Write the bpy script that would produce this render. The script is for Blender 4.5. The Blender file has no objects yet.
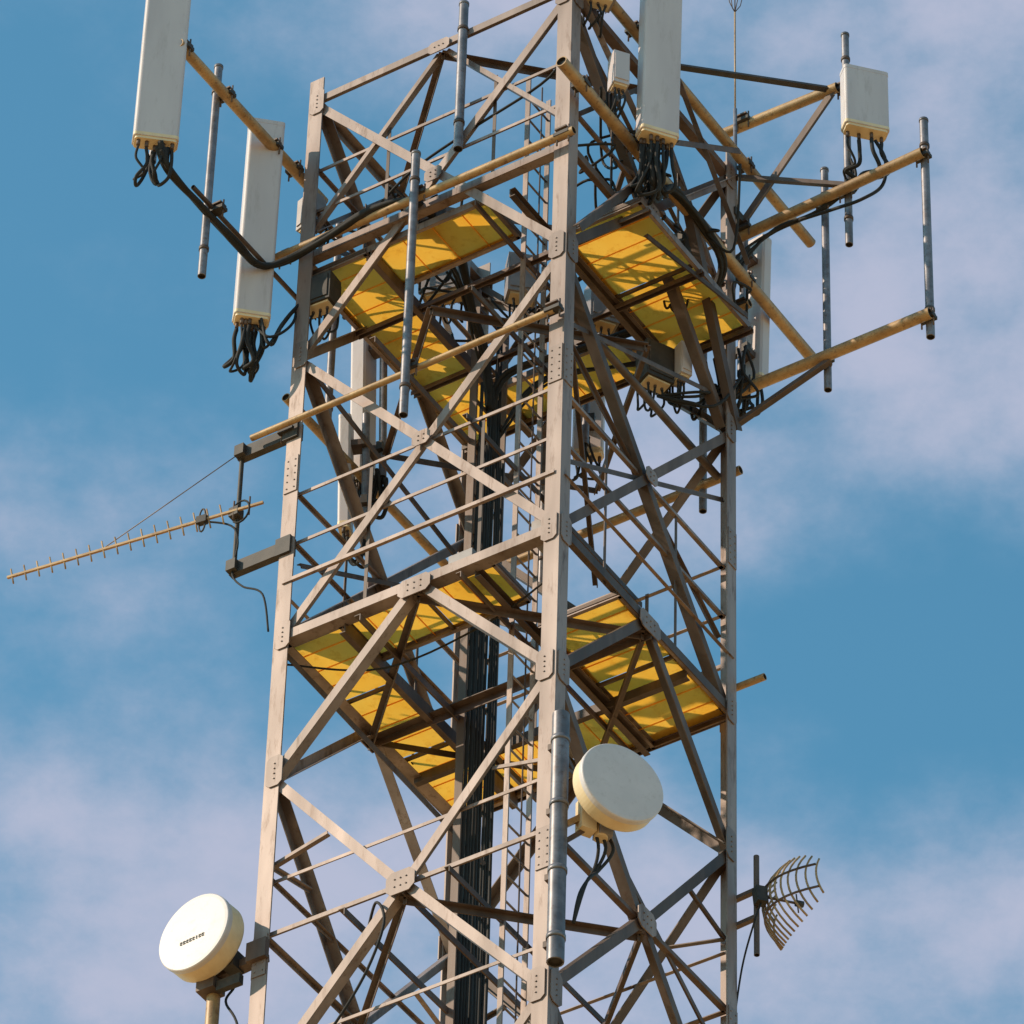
import bpy,bmesh,math,random
from mathutils import Vector, Matrix
random.seed(7)
sc=bpy.context.scene
sc.view_settings.view_transform='Standard'; sc.view_settings.look='None'; sc.view_settings.exposure=0
# ---------------------------------------------------------------- frames
TH=math.radians(33.65); NX,NY,ZA=0.4139,38.7084,36.73
EA=Vector((-math.cos(TH),math.sin(TH),0)); EB=Vector((math.sin(TH),math.cos(TH),0)); EZ=Vector((0,0,1))
def W(a,b,z): return Vector((NX,NY,ZA))+EA*a+EB*b+EZ*z
# ---------------------------------------------------------------- materials
def mat(name,c1,c2,scale=3.0,rough=.6,metal=0.0,streak=False,c3=None,transl=0,detail=3,isl=0):
    m=bpy.data.materials.new(name); m.use_nodes=True; nt=m.node_tree; N=nt.nodes; K=nt.links
    bs=N["Principled BSDF"]; bs.inputs["Roughness"].default_value=rough; bs.inputs["Metallic"].default_value=metal
    tc=N.new("ShaderNodeTexCoord"); mp=N.new("ShaderNodeMapping"); K.new(tc.outputs["Object"],mp.inputs[0])
    if streak: mp.inputs["Scale"].default_value=(1,1,.18)
    nz=N.new("ShaderNodeTexNoise"); nz.inputs["Scale"].default_value=scale; nz.inputs["Detail"].default_value=detail; nz.inputs["Roughness"].default_value=.65
    K.new(mp.outputs[0],nz.inputs["Vector"])
    cr=N.new("ShaderNodeValToRGB"); e=cr.color_ramp.elements
    e[0].position=.35; e[0].color=(*c1,1); e[1].position=.65; e[1].color=(*c2,1)
    K.new(nz.outputs["Fac"],cr.inputs[0]); col=cr.outputs[0]
    if c3:
        n2=N.new("ShaderNodeTexNoise"); n2.inputs["Scale"].default_value=scale*4.3; n2.inputs["Detail"].default_value=4; n2.inputs["Roughness"].default_value=.75
        K.new(mp.outputs[0],n2.inputs["Vector"])
        r2=N.new("ShaderNodeValToRGB"); r2.color_ramp.elements[0].position=.54; r2.color_ramp.elements[1].position=.72
        K.new(n2.outputs["Fac"],r2.inputs[0])
        mx=N.new("ShaderNodeMixRGB"); mx.inputs[2].default_value=(*c3,1); K.new(r2.outputs[0],mx.inputs[0]); K.new(col,mx.inputs[1]); col=mx.outputs[0]
    if isl:
        ge=N.new("ShaderNodeNewGeometry"); mr=N.new("ShaderNodeMapRange"); mr.inputs[3].default_value=1-isl; mr.inputs[4].default_value=1+isl*.8
        K.new(ge.outputs["Random Per Island"],mr.inputs[0])
        hs=N.new("ShaderNodeHueSaturation"); K.new(mr.outputs[0],hs.inputs["Value"]); K.new(col,hs.inputs["Color"]); col=hs.outputs[0]
    K.new(col,bs.inputs["Base Color"])
    if transl:
        tr=N.new("ShaderNodeBsdfTranslucent"); K.new(col,tr.inputs[0]); ms=N.new("ShaderNodeMixShader"); ms.inputs[0].default_value=transl
        K.new(bs.outputs[0],ms.inputs[1]); K.new(tr.outputs[0],ms.inputs[2]); K.new(ms.outputs[0],N["Material Output"].inputs[0])
    return m
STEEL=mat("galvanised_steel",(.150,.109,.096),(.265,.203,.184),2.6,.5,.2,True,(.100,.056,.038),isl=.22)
STEELD=mat("brown_shaded_steel",(.062,.039,.031),(.124,.085,.070),3,.6,.15,True,(.085,.042,.024),isl=.3)  # dark brown parts; also carries the shade of bracing turned from the sun
PIPE=mat("weathered_pipe",(.26,.155,.070),(.40,.255,.120),5,.5,.1,False,(.12,.062,.03),isl=.15)
GALV=mat("grey_pipe",(.105,.103,.12),(.195,.190,.215),5,.45,.3,False,(.10,.065,.055),isl=.15)
YEL=mat("yellow_deck_panel",(.97,.51,.05),(1.0,.60,.085),1.6,.6,0,False,(.82,.39,.035),transl=.66,isl=.06)
WHITE=mat("radome_plastic",(.455,.41,.43),(.52,.475,.49),2.5,.5,0,True,(.41,.365,.37))
CREAM=mat("cream_bounce_plastic",(.62,.48,.30),(.72,.58,.38),5,.5)  # warm ground bounce put into the colour of undersides and dish rims
DISH=mat("dish_plastic",(.50,.465,.485),(.55,.51,.53),3,.5,0,False,(.45,.41,.42))
BLACK=mat("black_rubber",(.006,.006,.007),(.014,.012,.012),6,.8)
DARK=mat("dark_paint_and_bore_shade",(.020,.017,.016),(.045,.036,.031),6,.65)
GREYB=mat("grey_box_paint",(.19,.175,.185),(.27,.245,.255),4,.5)
GRND=mat("dry_straw_field",(.54,.32,.13),(.68,.42,.18),.05,.95,0,False,(.42,.26,.11))
CONC=mat("concrete",(.28,.27,.25),(.38,.36,.33),2,.9)
INK=mat("label_ink",(.07,.07,.075),(.12,.12,.12),6,.6)
# ---------------------------------------------------------------- mesh tools
class B:
    def __init__(s): s.bm=bmesh.new(); s.mats=[]
    def mi(s,m):
        if m not in s.mats: s.mats.append(m)
        return s.mats.index(m)
    def box(s,c,ex,ey,ez,m):
        v=[s.bm.verts.new(c+ex*i+ey*j+ez*k) for i in(-1,1) for j in(-1,1) for k in(-1,1)]
        k=s.mi(m)
        for f in((0,1,3,2),(4,6,7,5),(0,4,5,1),(2,3,7,6),(0,2,6,4),(1,5,7,3)):
            s.bm.faces.new([v[i] for i in f]).material_index=k
    def bar(s,p,q,w,h,n,m):
        d=q-p; L=d.length; d=d/L; n=(n-d*n.dot(d)).normalized(); t=d.cross(n)
        s.box((p+q)/2,d*L/2,t*w/2,n*h/2,m)
    def ang(s,p,q,w,t,n,m,flip=1,off=0):
        d=q-p; L=d.length; d=d/L; n=(n-d*n.dot(d)).normalized(); r=d.cross(n)*flip; c=(p+q)/2+n*off
        s.box(c,d*L/2,r*w/2,n*t/2,m)
        s.box(c+r*(w/2-t/2)-n*(w/2+t/2),d*L/2,r*t/2,n*w/2,m)
    def chan(s,p,q,w,h,t,n,m):
        d=q-p; L=d.length; d=d/L; n=(n-d*n.dot(d)).normalized(); r=d.cross(n); c=(p+q)/2
        s.box(c,d*L/2,r*w/2,n*t/2,m)
        for k in(1,-1): s.box(c+r*k*(w/2-t/2)-n*(h/2+t/2),d*L/2,r*t/2,n*h/2,m)
    def tube(s,pts,r,m,seg=8,cap=True,r2=None):
        k=s.mi(m); n=len(pts); rings=[]; up=None
        for i,p in enumerate(pts):
            d=(pts[min(i+1,n-1)]-pts[max(i-1,0)]).normalized()
            if up is None: up=d.orthogonal().normalized()
            up=(up-d*up.dot(d)).normalized(); sd=d.cross(up)
            rr=r if r2 is None else r+(r2-r)*i/(n-1)
            rings.append([s.bm.verts.new(p+up*rr*math.cos(2*math.pi*j/seg)+sd*rr*math.sin(2*math.pi*j/seg)) for j in range(seg)])
        for i in range(n-1):
            for j in range(seg):
                f=s.bm.faces.new([rings[i][j],rings[i][(j+1)%seg],rings[i+1][(j+1)%seg],rings[i+1][j]]); f.material_index=k; f.smooth=True
        if cap:
            for R in(rings[0][::-1],rings[-1]): s.bm.faces.new(R).material_index=k
    def pipe(s,p,q,r,m,seg=14):
        s.tube([p,q],r,m,seg,False)
        d=(q-p).normalized()
        k=s.mi(m); kd=s.mi(DARK)  # open ends: shade inside the bore drawn as a dark colour
        for e,dd in((p,-d),(q,d)):
            u=d.orthogonal().normalized(); v=d.cross(u)
            o=[s.bm.verts.new(e+(u*math.cos(6.2832*j/seg)+v*math.sin(6.2832*j/seg))*r) for j in range(seg)]
            i_=[s.bm.verts.new(e+(u*math.cos(6.2832*j/seg)+v*math.sin(6.2832*j/seg))*r*.82) for j in range(seg)]
            z_=[s.bm.verts.new(e-dd*.03+(u*math.cos(6.2832*j/seg)+v*math.sin(6.2832*j/seg))*r*.82) for j in range(seg)]
            for j in range(seg):
                s.bm.faces.new([o[j],o[(j+1)%seg],i_[(j+1)%seg],i_[j]]).material_index=k
                s.bm.faces.new([i_[j],i_[(j+1)%seg],z_[(j+1)%seg],z_[j]]).material_index=kd
            s.bm.faces.new(z_).material_index=kd
    def cyl(s,c,d,r,h,m,seg=24): s.tube([c-d*h/2,c+d*h/2],r,m,seg)
    def prism(s,prof,c,r,f,u,h,m,mcap=None):
        k=s.mi(m); kc=s.mi(mcap or m)
        b=[s.bm.verts.new(c+r*x+f*y) for x,y in prof]; t=[s.bm.verts.new(c+r*x+f*y+u*h) for x,y in prof]
        n=len(prof)
        for i in range(n):
            fc=s.bm.faces.new([b[i],b[(i+1)%n],t[(i+1)%n],t[i]]); fc.material_index=k
        s.bm.faces.new(b[::-1]).material_index=kc; s.bm.faces.new(t).material_index=k
    def cable(s,pts,r=.014,m=None,sub=7):
        P=[pts[0]]+list(pts)+[pts[-1]]; o=[]
        for i in range(1,len(P)-2):
            p0,p1,p2,p3=P[i-1:i+3]
            for j in range(sub):
                t=j/sub
                o.append(.5*((2*p1)+(p2-p0)*t+(2*p0-5*p1+4*p2-p3)*t*t+(3*p1-p0-3*p2+p3)*t**3))
        o.append(P[-1]); s.tube(o,r,m or BLACK,7)
    def done(s,name,parent=None):
        bmesh.ops.recalc_face_normals(s.bm,faces=s.bm.faces[:])
        me=bpy.data.meshes.new(name); s.bm.to_mesh(me); s.bm.free()
        for m in s.mats: me.materials.append(m)
        ob=bpy.data.objects.new(name,me); sc.collection.objects.link(ob)
        if parent: ob.parent=parent
        return ob
def empty(name):
    e=bpy.data.objects.new(name,None); sc.collection.objects.link(e); return e
def rnd(s): return Vector((random.uniform(-s,s),random.uniform(-s,s),random.uniform(-s,s)))
# ---------------------------------------------------------------- lattice tower
tower=empty("lattice_tower")
zT,zD,zB,zE=6.87,3.45,-1.58,-5.03
BOT=-36.7
g=B()
LW,LT=.158,.016
for a,b in((0,0),(3,0),(0,3),(3,3)):
    sa=1 if a==0 else -1; sb=1 if b==0 else -1
    z0,z1=BOT,7.15; c=W(a,b,(z0+z1)/2); h=EZ*(z1-z0)/2
    g.box(c+EA*sa*LW/2+EB*sb*LT/2,EA*LW/2,EB*LT/2,h,STEEL)
    g.box(c+EB*sb*(LT+(LW-LT)/2)+EA*sa*LT/2,EA*LT/2,EB*(LW-LT)/2,h,STEEL)
    for zs in(1.95,-3.6,-9.6,-15.6):
        g.box(W(a,b,zs)+EA*sa*LW/2-EB*sb*.006,EA*LW*.44,EB*.005,EZ*.22,STEEL)
        g.box(W(a,b,zs)+EB*sb*LW/2-EA*sa*.006,EA*.005,EB*LW*.44,EZ*.22,STEEL)
        for i in range(5):
            for j in(-.04,.04):
                g.cyl(W(a,b,zs-.17+.085*i)+EA*sa*(LW/2+j)-EB*sb*.014,EB,.008,.010,STEEL,6)
                g.cyl(W(a,b,zs-.17+.085*i)+EB*sb*(LW/2+j)-EA*sa*.014,EA,.008,.010,STEEL,6)
g.done("legs",tower)
faces=[(lambda u,z:W(u,0,z),-EB,EA),(lambda u,z:W(0,u,z),-EA,EB),(lambda u,z:W(u,3,z),EB,EA),(lambda u,z:W(3,u,z),EA,EB)]
g=B(); gs=B()
def gusset(F,n,t,u,z,w,h,rows=2,cols=2):
    c=F(u,z)+n*.010; x,y=t,EZ
    ww,hh=w/2,h/2; ch=min(ww,hh)*.45
    pr=[(-ww+ch,-hh),(ww-ch,-hh),(ww,-hh+ch),(ww,hh-ch),(ww-ch,hh),(-ww+ch,hh),(-ww,hh-ch),(-ww,-hh+ch)]
    gs.prism(pr,c-n*.005,x,y,n,.010,STEEL)
    for i in range(cols):
        for j in range(rows):
            p=c+x*w*.6*((i+.5)/cols-.5)+y*h*.66*((j+.5)/rows-.5)
            gs.cyl(p+n*.009,n,.008,.010,STEEL,6)
for fi,(F,n,t) in enumerate(faces):
    st=STEEL if fi in(0,3) else STEELD  # faces turned from the sun get darker steel: shade put into the colour
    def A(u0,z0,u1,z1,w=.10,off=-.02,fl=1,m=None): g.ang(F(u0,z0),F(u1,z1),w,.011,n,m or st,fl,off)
    e=.08
    for z0,z1 in((0,zD),(zD,zT)):
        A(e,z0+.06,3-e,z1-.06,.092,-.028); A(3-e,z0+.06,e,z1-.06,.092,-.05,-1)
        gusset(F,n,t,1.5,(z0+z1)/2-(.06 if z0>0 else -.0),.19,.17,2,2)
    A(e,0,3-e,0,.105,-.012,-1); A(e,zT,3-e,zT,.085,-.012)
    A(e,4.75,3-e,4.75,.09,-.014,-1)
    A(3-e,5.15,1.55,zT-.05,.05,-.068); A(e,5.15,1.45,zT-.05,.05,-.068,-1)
    top=0
    while top>BOT+3:
        mid=top-1.64 if top<0 else zB
        low=top-3.38
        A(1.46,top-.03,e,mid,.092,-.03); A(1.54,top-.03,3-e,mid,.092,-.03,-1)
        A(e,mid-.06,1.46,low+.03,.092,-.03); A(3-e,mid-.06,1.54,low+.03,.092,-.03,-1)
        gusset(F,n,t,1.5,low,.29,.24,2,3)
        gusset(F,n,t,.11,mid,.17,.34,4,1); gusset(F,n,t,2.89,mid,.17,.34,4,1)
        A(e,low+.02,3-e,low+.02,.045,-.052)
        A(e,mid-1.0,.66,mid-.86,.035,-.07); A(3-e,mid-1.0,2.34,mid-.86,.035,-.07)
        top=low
    gusset(F,n,t,1.5,-.05,.34,.20,2,3)
    for z in(0,zD,zT-.05):
        for u in(.10,2.90): gusset(F,n,t,u,z,.16,.32,4,1)
    gusset(F,n,t,1.5,zT-.03,.24,.15,1,3)
for z in(-.12,-3.5,-6.88,3.4,6.8):
    P=[W(1.5,.05,z),W(2.95,1.5,z),W(1.5,2.95,z),W(.05,1.5,z)]
    for i in range(4): g.ang(P[i],P[(i+1)%4],.06,.009,EZ,STEELD)
for (p,q,w) in [((0,1.5,-.1),(3,1.5,-.1),.08),((1.5,0,-3.45),(1.5,3,-3.45),.06),((2.95,.1,-.1),(2.0,2.0,-1.6),.05),
    ((0.1,.1,3.4),(1.5,2.95,2.2),.05),((2.9,.1,3.4),(2.2,2.9,1.7),.05),((.1,2.9,4.6),(2.9,2.9,6.6),.06),((2.9,.1,5.0),(2.9,2.9,6.6),.05),
    ((.1,.1,.9),(.1,2.9,2.6),.04),((.12,2.9,.9),(.12,.1,2.6),.04),((.1,.1,2.6),(.1,2.9,3.9),.04),((2.85,.1,.9),(2.85,2.9,2.6),.04),((.3,2.85,.4),(2.8,2.85,2.4),.045),((.1,.1,-2.2),(.1,2.9,-3.9),.04)]:
    g.ang(W(*p),W(*q),w,.009,EZ,STEELD)
g.done("bracing",tower); gs.done("gusset_plates",tower)
g=B()
for z,m in((.62,STEEL),(1.16,STEEL),(1.76,STEEL)):
    for fi,(F,n,t) in enumerate(faces):
        g.ang(F(.06,z),F(2.94,z),.034,.006,-EZ if z<1 else n,m,1,-.085 if z>1 else 0)
for z in(5.4,5.95):
    for fi,(F,n,t) in enumerate(faces): g.ang(F(.06,z),F(2.94,z),.034,.006,n,STEEL,1,-.085)
for z in(-4.55,-2.75):
    for fi in(0,2,3):
        F,n,t=faces[fi]; g.ang(F(.06,z),F(2.94,z),.033,.006,n,STEEL,1,-.09)
for fi,(F,n,t) in enumerate(faces):
    for u in(.9,2.1):
        g.bar(F(u,.02)-n*.1,F(u,1.78)-n*.1,.035,.008,n,STEELD); g.bar(F(u,4.8)-n*.1,F(u,6.2)-n*.1,.035,.008,n,STEELD)
g.done("handrails",tower)
def deck(g,a0,a1,b0,b1,z,along):
    n=max(1,round((a1-a0 if along=='a' else b1-b0)/.95))
    for i in range(n):
        if along=='a': x0=a0+(a1-a0)*i/n+.008;x1=a0+(a1-a0)*(i+1)/n-.008;y0,y1=b0,b1
        else: x0,x1=a0,a1;y0=b0+(b1-b0)*i/n+.008;y1=b0+(b1-b0)*(i+1)/n-.008
        k=g.mi(YEL)
        v=[g.bm.verts.new(W(x,y,z+.006*(i%2))) for x,y in((x0,y0),(x1,y0),(x1,y1),(x0,y1))]
        g.bm.faces.new(v).material_index=k
        if along=='a':
            g.bar(W(x0-.008,y0,z-.03),W(x0-.008,y1,z-.03),.022,.04,EZ,STEELD)
            for q in(.25,.5,.75): g.bar(W(x0+(x1-x0)*q,y0,z-.010),W(x0+(x1-x0)*q,y1,z-.010),.008,.010,EZ,YEL)
        else:
            g.bar(W(x0,y0-.008,z-.03),W(x1,y0-.008,z-.03),.022,.04,EZ,STEELD)
            for q in(.25,.5,.75): g.bar(W(x0,y0+(y1-y0)*q,z-.010),W(x1,y0+(y1-y0)*q,z-.010),.008,.010,EZ,YEL)
    for (p,q,nn) in (((a0,b0),(a1,b0),-EB),((a0,b1),(a1,b1),EB),((a0,b0),(a0,b1),-EA),((a1,b0),(a1,b1),EA)):
        g.chan(W(p[0],p[1],z-.03),W(q[0],q[1],z-.03),.08,.030,.008,nn,STEEL)
g=B()
deck(g,2.36,3.02,.12,2.95,.03,'b'); deck(g,.75,2.34,.12,.72,.03,'a'); deck(g,.02,.88,1.05,3.0,.03,'b'); deck(g,.9,2.33,2.3,2.95,.03,'a')
g.chan(W(2.3,.1,-.08),W(2.3,2.95,-.08),.14,.05,.01,-EA,STEELD); g.chan(W(.93,.1,-.08),W(.93,2.95,-.08),.10,.05,.01,EA,STEELD)
g.chan(W(.05,2.22,-.06),W(2.95,2.22,-.06),.10,.05,.01,-EB,STEELD)
zU=4.62
deck(g,2.3,2.95,.1,2.9,zU,'b'); deck(g,.95,2.28,.1,.68,zU,'a'); deck(g,-.26,.64,.85,2.85,zU,'b'); deck(g,.9,2.28,2.3,2.9,zU,'a')
g.chan(W(2.24,.1,zU-.1),W(2.24,2.95,zU-.1),.12,.05,.01,-EA,STEELD); g.chan(W(.70,.1,zU-.1),W(.70,2.95,zU-.1),.10,.05,.01,EA,STEELD)
for b in(.95,1.9,2.8): g.chan(W(-.3,b,zU-.10),W(2.95,b,zU-.10),.06,.04,.008,EZ,STEELD)
g.done("platforms",tower)
g=B()
for b in(.84,1.2): g.bar(W(1.02,b,BOT),W(1.02,b,6.9),.05,.018,EB,STEEL)
z=BOT+.2
while z<6.9: g.cyl(W(1.02,1.02,z),EB,.011,.36,STEEL,8); z+=.28
g.tube([W(.98,1.02,BOT),W(.98,1.02,6.9)],.008,STEELD)
for z in(-6.8,-3.4,-.1,1.8,3.4,4.5): g.ang(W(1.04,.0,z),W(1.04,3.0,z),.055,.008,EZ,STEELD)
g.done("ladder",tower)
g=B()
for a,b in((2.05,1.62),(2.05,2.12)): g.bar(W(a,b,BOT),W(a,b,5.2),.08,.022,EB,STEELD)
z=BOT+.3
while z<5.1: g.bar(W(2.05,1.62,z),W(2.05,2.12,z),.04,.02,EA,STEELD); z+=.6
for i in range(11):
    b=1.66+.042*i; rr=random.choice((.014,.018,.022)); zt=random.choice((3.2,3.9,4.4,4.9))
    pts=[W(2.0+.01*math.sin(k*1.7+i),b+.008*math.sin(k+i*2),BOT+.1+k*(zt-BOT)/14) for k in range(15)]
    g.cable(pts,rr,BLACK,2)
for z in(-6.8,-3.4,-.1,3.3): g.ang(W(2.1,0,z-.02),W(2.1,3.0,z-.02),.065,.008,EZ,STEELD)
for i in range(5):
    pts=[W(.92+.02*i,1.26+.02*i,BOT+.1+k*(4.4-BOT)/12) for k in range(13)]; g.cable(pts,.014,BLACK,2)
g.done("cable_tray",tower)
# mounting pipework
g=B()
def clamp(p,s=.09):
    g.box(p,EA*s*.9,EB*s*.5,EZ*s*.22,DARK); g.box(p+EZ*.06,EA*s*.7,EB*s*.55,EZ*s*.10,STEELD)
    for x in(-1,1): g.cyl(p+EA*x*s*.7,EZ,.009,.22,STEELD,6)
def P(p,q,r=.055,m=PIPE): g.pipe(W(*p),W(*q),r,m)
P((3.12,-1.95,6.0),(3.12,.5,6.0)); P((3.16,-1.5,4.50),(3.16,.4,4.50),.024,STEELD)
P((3.5,-.1,4.78),(-.12,-.1,4.74),.042); P((3.33,-.1,2.52),(.05,-.1,2.52),.032)
P((-.13,-.36,5.42),(-.13,4.26,5.38),.06); P((-.13,.3,6.98),(-.13,4.24,6.96),.055)
P((.35,3.2,4.2),(-2.0,3.2,4.2),.058); P((.35,3.2,6.25),(-1.97,3.2,6.36),.055); P((.3,3.2,7.8),(-1.05,3.2,7.76),.055)
P((2.6,3.12,3.1),(.02,3.12,3.1),.045); P((3.12,.1,3.1),(3.12,3.2,3.1),.045)
P((.1,3.1,.42),(-.24,3.1,.42),.035); P((3.3,3.1,5.2),(-.1,3.1,5.2),.045); P((.2,.2,3.0),(.2,3.0,3.0),.040,STEELD)
P((-.13,-.1,-2.32),(-.13,-.1,-4.95),.075,GALV)
for z in(-2.6,-3.3,-4.0,-4.7):
    g.cyl(W(-.13,-.1,z),EZ,.083,.045,GALV,16); g.box(W(-.06,-.03,z),EA*.07,EB*.05,EZ*.03,STEELD)
for p,q,w,m in [((-1.0,3.2,7.75),(.05,3.15,6.35),.08,STEELD),((0,1.6,7.25),(-1.0,3.2,7.78),.045,DARK),((0,3.0,6.9),(-1.25,3.2,6.3),.045,STEELD),
    ((0,3,3.6),(-.9,3.2,4.15),.05,STEELD),((-.1,0,3.6),(-.13,1.2,5.35),.07,STEELD),((0,.1,6.9),(-.13,1.6,5.4),.06,STEEL),
    ((.02,3,3.5),(-.13,1.9,5.35),.085,STEELD),((-.1,1.2,4.5),(-.35,2.6,4.5),.05,STEELD),((0,3,6.9),(-.1,1.8,5.5),.055,STEEL),
    ((.1,.3,6.6),(.3,2.9,5.6),.045,STEELD),((-.2,.9,5.5),(-.2,2.7,6.9),.05,STEELD),((-.2,1.5,7.0),(-.2,2.9,5.5),.05,STEELD)]:
    g.ang(W(*p),W(*q),w,.009,EZ if abs(q[2]-p[2])<.5 else -EB,m)
for p in [(3.12,0,6),(3.12,-.35,6),(3.12,-1.15,6),(3.12,-1.15,4.47),(3.12,-1.85,6),(3.12,-.05,4.78),(1.57,-.12,4.76),(1.57,-.12,2.52),(0,-.1,4.74),(.05,-.1,2.52),
    (-.12,0,5.42),(-.12,3,5.4),(-.12,3,6.96),(-.13,.9,5.42),(-.13,.9,6.98),(0,3.15,4.2),(0,3.15,6.3),(0,3.15,7.8),(-1.94,3.25,4.2),(-1.94,3.25,6.36),(-.83,3.25,4.2),(-.83,3.25,6.32),
    (-1.09,3.25,7.76),(-1.09,3.25,6.32),(0,3.1,5.2),(3.1,1.4,3.1),(3.0,0,2.52)]: clamp(W(*p))
g.done("antenna_mount_pipes",tower)
g=B()
for i in range(9):
    z=random.choice((4.85,.2)); p=W(random.uniform(.2,2.8),random.choice((.25,2.7)),z)
    g.box(p,EA*random.uniform(.06,.14),EB*random.uniform(.05,.1),EZ*random.uniform(.08,.2),random.choice((GREYB,DARK,GREYB)))
g.done("junction_boxes",tower)
# ---------------------------------------------------------------- vertical poles
def pole(a,b,z0,z1,r=.042,m=GALV):
    g=B(); g.pipe(W(a,b,z0),W(a,b,z1),r,m)
    for z in(z0+.35,z1-.35): g.cyl(W(a,b,z),EZ,r+.008,.04,STEELD,14)
    g.cyl(W(a,b,z1),EZ,r+.005,.03,m,14)
    g.done("mounting_pole")
pole(3.22,-1.18,3.64,6.42,.04); pole(1.57,-.2,1.88,5.23); pole(1.22,-.02,5.27,7.25,.046); pole(-1.94,3.3,4.0,6.9); pole(-.83,3.3,3.86,6.8,.038); pole(-1.09,3.3,5.65,8.57,.038)
pole(3.15,.82,3.2,6.0,.038); pole(2.2,3.1,2.6,5.6,.038); pole(.45,3.15,2.8,5.6,.038)
# ---------------------------------------------------------------- panel antennas
def frame(phi,tilt=0):
    p=math.radians(phi); f=Vector((math.sin(p),-math.cos(p),0)); r=Vector((math.cos(p),math.sin(p),0))
    t=math.radians(tilt); u=(EZ*math.cos(t)+f*math.sin(t)); f2=(f*math.cos(t)-EZ*math.sin(t)); return f2,r,u
def panel(c,phi,w,d,h,tilt=3,ncab=5,drop=None,pole_=True,end=None):
    f,r,u=frame(phi,tilt); g=B()
    R=.03; prof=[(-w/2,-d/2+.02),(-w/2+.02,-d/2),(w/2-.02,-d/2),(w/2,-d/2+.02)]
    for k in range(6):
        t=k/5*math.pi/2; prof.append((w/2-R+R*math.cos(t),d/2-R+R*math.sin(t)))
    for k in range(6):
        t=math.pi/2+k/5*math.pi/2; prof.append((-w/2+R+R*math.cos(t),d/2-R+R*math.sin(t)))
    g.prism(prof,c,r,f,u,h,WHITE)
    inn=[(x*.93,y*.9) for x,y in prof]; g.prism(inn,c-u*.03,r,f,u,.03,CREAM)  # bottom cap coloured with the warm bounce from below
    out=[(x*1.012,y*1.02) for x,y in prof]
    g.prism(out,c+u*.005,r,f,u,.035,CREAM); g.prism(out,c+u*(h-.04),r,f,u,.045,WHITE)
    if pole_:
        pc=c-f*(d/2+.13); g.pipe(pc-u*.05,pc+u*(h+.05),.038,GALV)
        for z in(.3,h-.35):
            g.box(c-f*(d/2+.05)+u*z,r*.07,f*.06,u*.035,STEELD); g.box(pc+u*z,r*.09,f*.03,u*.05,DARK)
    for i in range(ncab):
        x=(i/(max(1,ncab-1))-.5)*w*.75; s=c-u*.03+r*x+f*random.uniform(-.25,.25)*d
        g.cyl(s-u*.03,u,.018,.07,STEELD,10)
        dr=random.uniform(.28,.45) if drop is None else drop*random.uniform(.8,1.25)
        e=(end if end is not None else c-f*(d/2+.12)+u*.02)+rnd(.05)
        s1=s-u*.08
        g.cable([s1,s1-u*dr*.45+rnd(.02),s1-u*dr*.9+r*random.uniform(-.1,.1)-f*.05,s1-u*dr-f*.14+r*random.uniform(-.1,.1),(s1+e)/2-u*dr*.75-f*.08+rnd(.05),e-u*.08,e],random.choice((.013,.017,.021)))
    return g
panel(W(3.29,-1.95,4.76),8,.42,.17,2.6,2,5,.30).done("panel_antenna")
panel(W(3.28,-.30,3.84),10,.34,.18,2.50,2,8,.42).done("panel_antenna")
panel(W(-.44,.84,5.30),20,.38,.18,2.72,2,10,.50).done("panel_antenna")
panel(W(.10,3.5,4.55),140,.28,.14,1.95,2,4).done("panel_antenna")
panel(W(3.2,1.5,3.2),-115,.28,.16,2.0,2,6,.3).done("panel_antenna")
panel(W(3.15,1.2,2.3),-100,.20,.12,1.4,2,4,.3).done("panel_antenna")
panel(W(1.9,3.4,4.4),170,.30,.14,1.9,2,4,.3).done("panel_antenna")
c=W(-1.36,3.18,6.96)
g=panel(c,14,.45,.17,.80,0,4,.3,False,W(-1.09,3.25,6.5)); f,r,u=frame(14,0)
g.box(c+u*.37-f*.12,r*.16,f*.05,u*.2,GREYB)
g.cable([c-u*.1+r*.1,c-u*.35+r*.2,c-u*.7+r*.16,c-u*.95-r*.05,W(-1.0,3.2,6.1),W(-.6,3.2,6.15)],.018)
g.done("box_antenna")
# ---------------------------------------------------------------- radio units
def radio(c,phi,w,d,h,m=WHITE,name="remote_radio_unit"):
    f,r,u=frame(phi); g=B(); g.box(c,r*w/2,f*d/2,u*h/2,m)
    for i in range(9):
        g.box(c+r*(i/8-.5)*w*.86-f*(d/2+.018),r*.004,f*.018,u*h*.46,m)
    g.box(c+f*(d/2+.006),r*w*.42,f*.006,u*h*.4,m); g.box(c-u*(h/2+.01),r*w*.4,f*d*.38,u*.01,CREAM)
    g.box(c-f*(d/2+.06),r*.05,f*.04,u*h*.3,STEELD)
    for i in range(3):
        s=c-u*h/2+r*(i-1)*w*.25; g.cyl(s-u*.02,u,.015,.05,STEELD,8)
        g.cable([s-u*.04,s-u*.2+rnd(.03),s-u*.3-f*.1+rnd(.05),s-u*.15-f*.18,s+u*.1-f*.2],.012)
    g.done(name)
radio(W(-.22,.50,6.0),20,.16,.14,.42); radio(W(-.1,.30,7.1),20,.3,.2,.5,GREYB)
radio(W(.5,2.36,4.05),30,.30,.2,.45,DARK); radio(W(.30,2.5,4.1),30,.12,.2,.40,WHITE)
radio(W(2.35,1.5,5.45),-20,.42,.22,.55,GREYB); radio(W(1.6,1.7,5.2),10,.3,.2,.5,GREYB); radio(W(2.8,.12,4.28),-30,.3,.2,.35,DARK)
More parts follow.
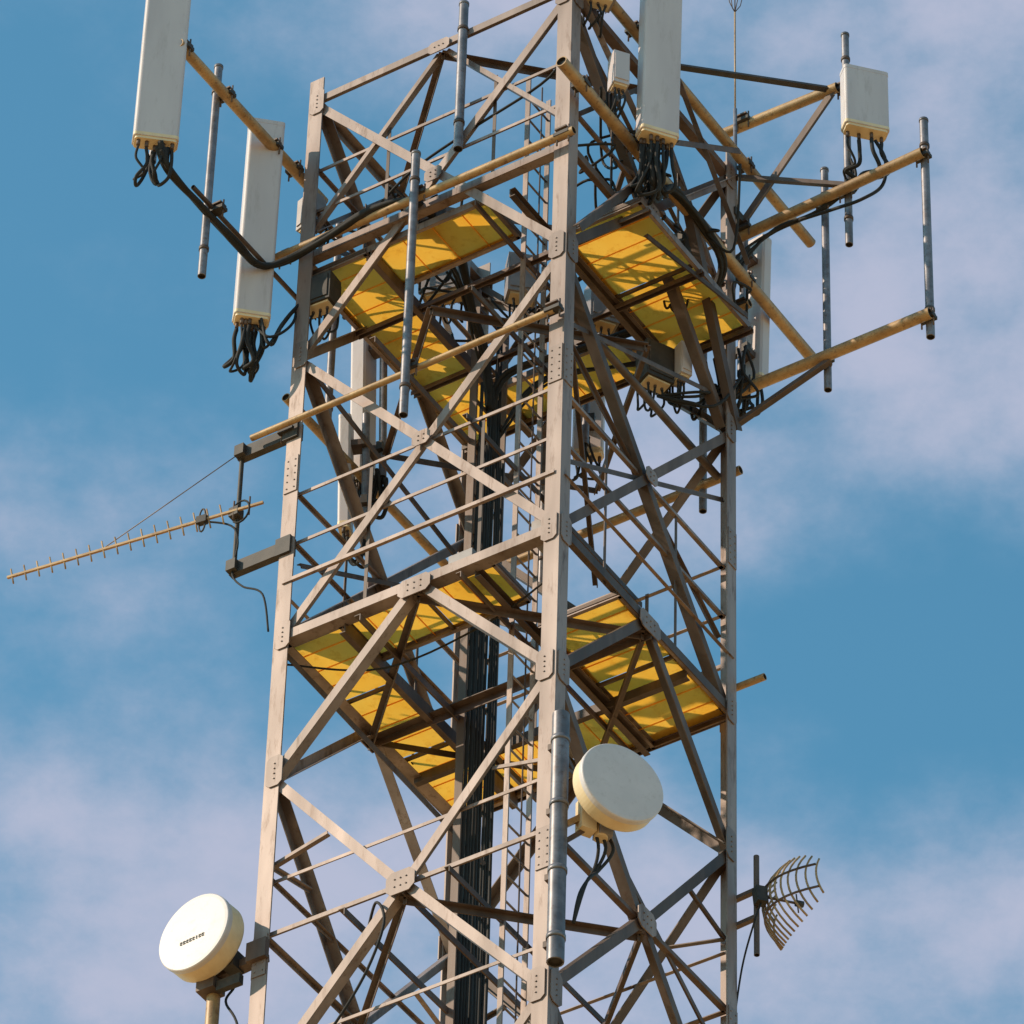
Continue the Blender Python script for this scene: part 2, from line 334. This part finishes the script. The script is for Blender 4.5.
radio(W(3.05,.2,5.55),-50,.22,.15,.4,GREYB); radio(W(.1,2.2,5.1),50,.3,.2,.5,DARK); radio(W(1.2,2.5,5.3),20,.3,.2,.5,GREYB)
# ---------------------------------------------------------------- cable runs
g=B()
o=lambda s=.03: rnd(s)
for i in range(6):
    g.cable([W(3.22,-1.93,4.66)+o(.05),W(3.2,-1.8,4.47)+o(.02),W(3.18,-1.3,4.42)+o(.018),W(3.16,-.8,4.38)+o(.018),W(3.14,-.42,4.40)+o(.018),W(3.0,-.2,4.56)+o(.02),W(2.6,-.14,4.70)+o(.02),W(2.1,-.14,4.80)+o(.02),W(1.7,-.05,4.80)+o(.02),W(1.6,.3,4.74)+o(.02),W(1.7,.8,4.76)+o(.02),W(1.95,1.4,4.7)+o(),W(2.0,1.7,4.4)+o(),W(2.0,1.85,3.8)+o()],random.choice((.024,.030)))
for i in range(4):
    g.cable([W(3.2,-.3,3.8)+o(.05),W(3.1,-.25,3.5)+o(.05),W(3.0,-.1,3.9)+o(.05),W(2.95,.1,4.4)+o(.05),W(2.7,.3,4.8)+o(),W(1.8,.6,4.75)+o(),W(1.95,1.6,4.2)+o()],.014)
for i in range(7):
    g.cable([W(-.4,.82,5.15)+o(.05),W(-.35,.9,4.75)+o(.07),W(-.25,1.1,4.85)+o(.05),W(-.2,1.5,5.3)+o(),W(-.2,2.1,5.3)+o(),W(-.1,2.6,5.2)+o(),W(.3,2.6,4.9)+o(),W(1.2,2.2,4.5)+o(),W(1.95,1.9,4.2)+o(),W(2.0,1.9,3.2)+o()],random.choice((.017,.024)))
for i in range(4):
    g.cable([W(-1.1,3.3,6.8)+o(),W(-1.15,3.28,6.45)+o(),W(-.8,3.25,6.2)+o(),W(-.3,3.2,6.15)+o(),W(0,3.1,5.8)+o(.08),W(.1,3.0,5.2)+o(),W(.6,2.8,4.6)+o(),W(1.6,2.2,4.3)+o(),W(2.0,2.0,3.6)+o()],.014)
for i in range(14):
    p=W(random.uniform(-.2,.5),random.uniform(.6,3.0),random.uniform(4.9,5.7))
    g.cable([p,p+rnd(.2),p-EZ*random.uniform(.1,.35)+rnd(.2),p+rnd(.4),p+rnd(.4)+EZ*.2],.014)
for i in range(14):
    p=W(random.uniform(1.2,3.0),random.uniform(.1,2.2),random.uniform(4.9,5.4))
    g.cable([p,p+rnd(.2),p-EZ*random.uniform(.1,.3)+rnd(.2),p+rnd(.4),p+rnd(.4)+EZ*.2],.014)
for i in range(5):
    p=W(.1+random.uniform(-.2,.3),3.05,4.6); g.cable([p,p-EZ*.4+rnd(.1),p-EZ*.75+rnd(.12),p-EZ*.5+rnd(.15),W(.1,2.6,3.6)+rnd(.1),W(.5,2.4,3.7)],.015)
g.cable([W(1.9,.1,-3.75),W(1.75,0,-3.5),W(1.62,-.05,-3.8),W(1.8,-.05,-4.3),W(2.2,0,-4.75),W(2.6,.1,-4.9)],.013)
g.cable([W(3.0,.2,-.15),W(2.2,.6,-.25),W(1.2,.7,-.1),W(.4,.4,-.2)],.010)
g.cable([W(2.6,.2,4.9),W(1.9,.1,5.35),W(1.2,.1,5.6),W(.3,.1,5.85),W(.1,.1,6.3)],.014)
g.done("coaxial_cable_bundle")
# ---------------------------------------------------------------- yagi antenna
g=B()
y0=W(3.22,0.0,1.75); y1=W(5.82,-.38,1.73); yd=(y1-y0).normalized(); L=(y1-y0).length
g.bar(y0,y1,.024,.024,EZ,PIPE)
for i in range(17):
    s=.42+(L-.47)*i/16; h=.130-.0020*i
    p=y0+yd*s; q=(EZ*.97+yd*.22).normalized(); g.tube([p-q*h,p+q*h],.008,PIPE)
p=y0+yd*.62; q=EZ
lp=[p+q*.14*math.sin(t)+yd*.035*math.cos(t) for t in [k*math.pi/8 for k in range(17)]]
g.tube(lp,.009,DARK,6); g.box(p,yd*.05,yd.cross(EZ)*.03,EZ*.04,DARK)
for s in(.14,.30):
    p=y0+yd*s; g.tube([p-EZ*.1,p+EZ*.12],.009,STEELD)
lp=[W(3.45,-.03,1.72)+EA*.10*math.cos(t)+EZ*.13*math.sin(t) for t in [k*math.pi/8 for k in range(15)]]
g.tube(lp,.010,BLACK,6)
g.pipe(W(3.52,.03,1.0),W(3.52,.03,2.6),.022,DARK)
for z in(2.5,1.08):
    g.chan(W(3.55,.0,z),W(2.92,.0,z),.14,.06,.012,-EB,DARK)
    g.box(W(2.95,.02,z),EA*.08,EB*.05,EZ*.10,DARK); g.box(W(3.5,.0,z),EA*.05,EB*.06,EZ*.06,DARK)
g.box(W(3.52,0,1.75),EA*.05,EB*.05,EZ*.05,DARK)
g.tube([W(3.52,.03,2.55),y0+yd*1.62+EZ*.02],.005,STEEL)
g.cable([y0+yd*.6-EZ*.02,W(3.55,-.02,1.6),W(3.46,-.02,1.35),W(3.5,-.02,1.0),W(3.35,-.05,.75),W(3.12,-.05,.55),W(3.05,-.02,.1)],.010)
g.done("yagi_antenna")
# ---------------------------------------------------------------- drum dishes
def drum(c,phi,tilt,R,dep,mount_to,label=False):
    f,r,u=frame(phi,tilt); g=B(); seg=72
    k=g.mi(DISH); kc=g.mi(CREAM)
    prof=[(0,.008),(R*.5,.007),(R*.9,.003),(R*.975,0),(R*.992,-.006),(R,-.014),(R*1.0,-.055),(R*.985,-.060),(R*.985,-dep+.02),(R*.96,-dep),(R*.5,-dep-.06),(.12,-dep-.09),(.1,-dep-.16),(0,-dep-.16)]
    rings=[]
    for rr,y in prof:
        if rr==0: rings.append([g.bm.verts.new(c+f*y)])
        else: rings.append([g.bm.verts.new(c+f*y+(r*math.cos(6.28318*j/seg)+u*math.sin(6.28318*j/seg))*rr) for j in range(seg)])
    for i in range(len(prof)-1):
        A_,B_=rings[i],rings[i+1]
        for j in range(seg):
            j2=(j+1)%seg
            if len(A_)==1: fc=g.bm.faces.new([A_[0],B_[j],B_[j2]])
            elif len(B_)==1: fc=g.bm.faces.new([A_[j],B_[0],A_[j2]])
            else: fc=g.bm.faces.new([A_[j],B_[j],B_[j2],A_[j2]])
            fc.material_index=k if i<6 else kc; fc.smooth=False  # rim and back of the drum carry warm bounce light as colour
    if label:
        x=-.16
        for wd in(.024,.03,.024,.03,.024,.012,.026,.03):
            for dz in(-.011,.011): g.box(c+f*.0105+r*(x+.04)-u*(.085+dz),r*wd*.36,f*.004,u*.004,INK)
            g.box(c+f*.0105+r*(x+.04-wd*.32)-u*.085,r*.0035,f*.0042,u*.015,INK)
            x+=.034
    bc=c-f*(dep+.15)
    g.box(bc-f*.05,r*.07,f*.07,u*.10,CREAM); g.box(bc-f*.02-u*.16,r*.09,f*.05,u*.06,STEELD)
    g.cyl(bc-f*.08-r*.1,r,.05,.12,STEELD,12)
    g.bar(bc-f*.06,mount_to,.07,.05,EZ,PIPE); g.bar(bc-f*.06-u*.14,mount_to-EZ*.18,.05,.04,EZ,STEELD)
    return g,bc,f,r,u
g,bc,f,r,u=drum(W(3.42,-.30,-3.34),-38,0,.385,.23,W(3.36,.06,-3.58),True)
g.pipe(W(3.42,.05,-4.9),W(3.42,.05,-3.5),.06,PIPE)
g.bar(W(3.42,.05,-3.62),W(2.9,.06,-3.56),.10,.08,EZ,STEELD); g.bar(W(3.42,.05,-4.3),W(2.9,.06,-4.3),.08,.06,EZ,STEELD)
g.box(W(3.2,-.0,-3.56),EA*.06,EB*.08,EZ*.09,DARK); g.box(W(2.93,-.03,-3.56),EA*.1,EB*.03,EZ*.10,STEELD)
g.box(W(3.42,.0,-3.75),EA*.09,EB*.09,EZ*.06,STEELD); g.box(W(3.2,-.03,-3.8),EA*.12,EB*.03,EZ*.05,DARK)
g.cable([bc-f*.1,bc-f*.2-u*.2,bc-f*.1-u*.45,W(3.1,0,-4.3),W(2.95,0,-5.2)],.012)
g.done("drum_dish_antenna")
g,bc,f,r,u=drum(W(-.63,.10,-3.12),27,0,.39,.19,W(-.16,-.06,-3.5))
g.box(bc-f*.0-u*.2-r*.16,r*.07,f*.06,u*.16,CREAM); g.box(bc-u*.22+r*.0,r*.06,f*.07,u*.14,GREYB); g.cyl(bc-u*.32-r*.02,u,.06,.12,CREAM,14)
for k in(0,1,2): g.cable([bc-f*.02-u*.25+r*(.06*k-.1),bc-u*.45+r*(.07*k-.04),bc-u*.68+r*(.02*k-.05)-f*.05,W(-.26,.0,-4.2+.07*k)+r*(.03+.03*k),W(-.22,.02,-4.5)],.015)
g.done("drum_dish_antenna")
# ---------------------------------------------------------------- grid dish
g=B(); c=W(-.30,3.0,-2.22); f,r,u=frame(112,-6)
def gp(x,y,Fl=.17): return c+r*x+u*y+f*((x*x+y*y)/(4*Fl))
for i in range(-7,8):
    x=i*.062; hm=.37*math.sqrt(max(.12,1-(x/.50)**2)); g.tube([gp(x,hm*k/5) for k in range(-5,6)],.010,PIPE,6)
for y in(-.12,.12): g.tube([gp(.434*k/6,y)-f*.012 for k in range(-6,7)],.012,STEELD,6)
g.tube([c,c+f*.30],.012,STEELD); g.cyl(c+f*.32,f,.03,.07,DARK,12); g.tube([c+f*.30-u*.1,c+f*.30+u*.1],.007,STEELD)
g.pipe(W(-.2,3.0,-2.82),W(-.2,3.0,-1.72),.026,STEELD)
for z in(-2.1,-2.4): g.bar(W(-.2,3.0,z),W(.03,3.02,z),.05,.04,EZ,STEELD)
g.box(c-f*.06,r*.05,f*.05,u*.08,DARK)
g.cable([c-f*.05-u*.05,c-f*.15-u*.3,W(-.05,3,-2.9),W(.05,3,-3.6)],.009)
g.done("grid_dish_antenna")
# ---------------------------------------------------------------- whip antenna
g=B(); b0=W(.03,3.05,6.3)
g.tube([b0,b0+EZ*1.6],.02,GALV,10); g.tube([b0+EZ*1.6,b0+EZ*3.0],.009,PIPE,8)
for k in range(4):
    t=k*math.pi/2+.4; d=Vector((math.cos(t),math.sin(t),0)); g.tube([b0+EZ*3.0,b0+EZ*3.12+d*.06,b0+EZ*3.35+d*.10],.005,STEELD,6)
g.tube([b0+EZ*3.0,b0+EZ*3.7],.006,STEELD,6); g.box(b0+EZ*.1,EA*.05,EB*.08,EZ*.05,DARK)
g.done("whip_antenna")
# ---------------------------------------------------------------- ground
g=B(); k=g.mi(GRND); S=4000
nn=16
vs=[[g.bm.verts.new(Vector((-S+2*S*i/nn,-S+2*S*j/nn,0))) for j in range(nn+1)] for i in range(nn+1)]
for i in range(nn):
    for j in range(nn): g.bm.faces.new([vs[i][j],vs[i+1][j],vs[i+1][j+1],vs[i][j+1]])
g.done("ground")
g=B()
for a,b in((0,0),(3,0),(0,3),(3,3)):
    c=W(a,b,0); c.z=.2; g.box(c,EA*.5,EB*.5,EZ*.21,CONC); c.z=.43; g.box(c,EA*.22,EB*.22,EZ*.02,STEELD)
g.done("concrete_foundation")
# ---------------------------------------------------------------- sun and sky
SE=math.radians(33); sv=Vector((-1,-.16,0)).normalized()*math.cos(SE)+EZ*math.sin(SE)
ld=bpy.data.lights.new("sun",'SUN'); ld.energy=5.0; ld.angle=math.radians(.53); ld.color=(1,.79,.58)
lo=bpy.data.objects.new("sun",ld); sc.collection.objects.link(lo); lo.rotation_euler=sv.to_track_quat('Z','Y').to_euler()
w=bpy.data.worlds.new("sky"); sc.world=w; w.use_nodes=True; nt=w.node_tree; N=nt.nodes; K=nt.links
bg=N["Background"]; bg.inputs[1].default_value=.13
sk=N.new("ShaderNodeTexSky"); sk.sky_type='NISHITA'; sk.sun_disc=False; sk.sun_elevation=SE; sk.sun_rotation=math.atan2(sv.x,sv.y); sk.altitude=100; sk.dust_density=.6; sk.ozone_density=1.5
tc=N.new("ShaderNodeTexCoord")
tint=N.new("ShaderNodeMixRGB"); tint.blend_type='MULTIPLY'; tint.inputs[0].default_value=1; tint.inputs[2].default_value=(.84,1.56,1.46,1); K.new(sk.outputs[0],tint.inputs[1])
def math_(op,a,b=None,c=None,clamp_=False):
    n=N.new("ShaderNodeMath"); n.operation=op; n.use_clamp=clamp_
    for i,x in enumerate((a,b,c)):
        if x is None: continue
        if isinstance(x,(int,float)): n.inputs[i].default_value=x
        else: K.new(x,n.inputs[i])
    return n.outputs[0]
sep=N.new("ShaderNodeSeparateXYZ"); K.new(tc.outputs["Generated"],sep.inputs[0])
def noise(scale,det,rough,off):
    mp=N.new("ShaderNodeMapping"); mp.inputs["Location"].default_value=off; mp.inputs["Scale"].default_value=(1,1,1.5); K.new(tc.outputs["Generated"],mp.inputs[0])
    n=N.new("ShaderNodeTexNoise"); n.inputs["Scale"].default_value=scale; n.inputs["Detail"].default_value=det; n.inputs["Roughness"].default_value=rough
    K.new(mp.outputs[0],n.inputs["Vector"]); return n.outputs["Fac"]
n1=noise(21,7,.60,(3.1,.4,1.2))
# cloud banks: (direction x, direction z, width, height, amount)
tot=None
for cx,cz,sx,sz,am in [(.078,.697,.042,.018,1.5),(.085,.730,.034,.010,.8),(-.012,.732,.045,.012,1.0),(-.078,.666,.024,.016,.7),(-.055,.628,.05,.014,1.15),(.058,.624,.05,.011,1.3),(0,.606,.09,.012,1.2),(.0,.67,.04,.025,.7),(-.085,.71,.02,.02,-.5),(.085,.655,.05,.008,-.5)]:
    dx=math_('MULTIPLY',math_('SUBTRACT',sep.outputs[0],cx),1/sx); dz=math_('MULTIPLY',math_('SUBTRACT',sep.outputs[2],cz),1/sz)
    r2=math_('ADD',math_('MULTIPLY',dx,dx),math_('MULTIPLY',dz,dz))
    gq=math_('MULTIPLY',math_('EXPONENT',math_('MULTIPLY',r2,-.7)),am)
    tot=gq if tot is None else math_('ADD',tot,gq)
nm=math_('MULTIPLY',math_('SUBTRACT',n1,.5),3.4)
den=math_('ADD',math_('SUBTRACT',tot,.06),nm)
ms=N.new("ShaderNodeMapRange"); ms.interpolation_type='SMOOTHSTEP'; ms.inputs[1].default_value=-.35; ms.inputs[2].default_value=1.65; K.new(den,ms.inputs[0])
mk=math_('MULTIPLY',ms.outputs[0],.95)
cc=N.new("ShaderNodeMixRGB"); cc.inputs[1].default_value=(1.5,2.8,4.2,1); cc.inputs[2].default_value=(3.7,3.95,5.1,1); K.new(ms.outputs[0],cc.inputs[0])
mx=N.new("ShaderNodeMixRGB"); K.new(mk,mx.inputs[0]); K.new(tint.outputs[0],mx.inputs[1]); K.new(cc.outputs[0],mx.inputs[2]); K.new(mx.outputs[0],bg.inputs[0])
w.cycles.sampling_method='MANUAL'; w.cycles.sample_map_resolution=512
# ---------------------------------------------------------------- camera
pi_,ro=math.radians(42.2322),math.radians(1.8145)
fw=Vector((0,math.cos(pi_),math.sin(pi_))); rt=Vector((1,0,0)); up=Vector((0,-math.sin(pi_),math.cos(pi_)))
r2=rt*math.cos(ro)+up*math.sin(ro); u2=-rt*math.sin(ro)+up*math.cos(ro)
cd=bpy.data.cameras.new("camera"); cd.sensor_width=36; cd.lens=6008.3*36/1024; cd.clip_start=.5; cd.clip_end=12000
cam=bpy.data.objects.new("camera",cd); sc.collection.objects.link(cam)
M=Matrix((r2,u2,-fw)).transposed().to_4x4(); M.translation=Vector((0,0,1.7)); cam.matrix_world=M
sc.camera=cam
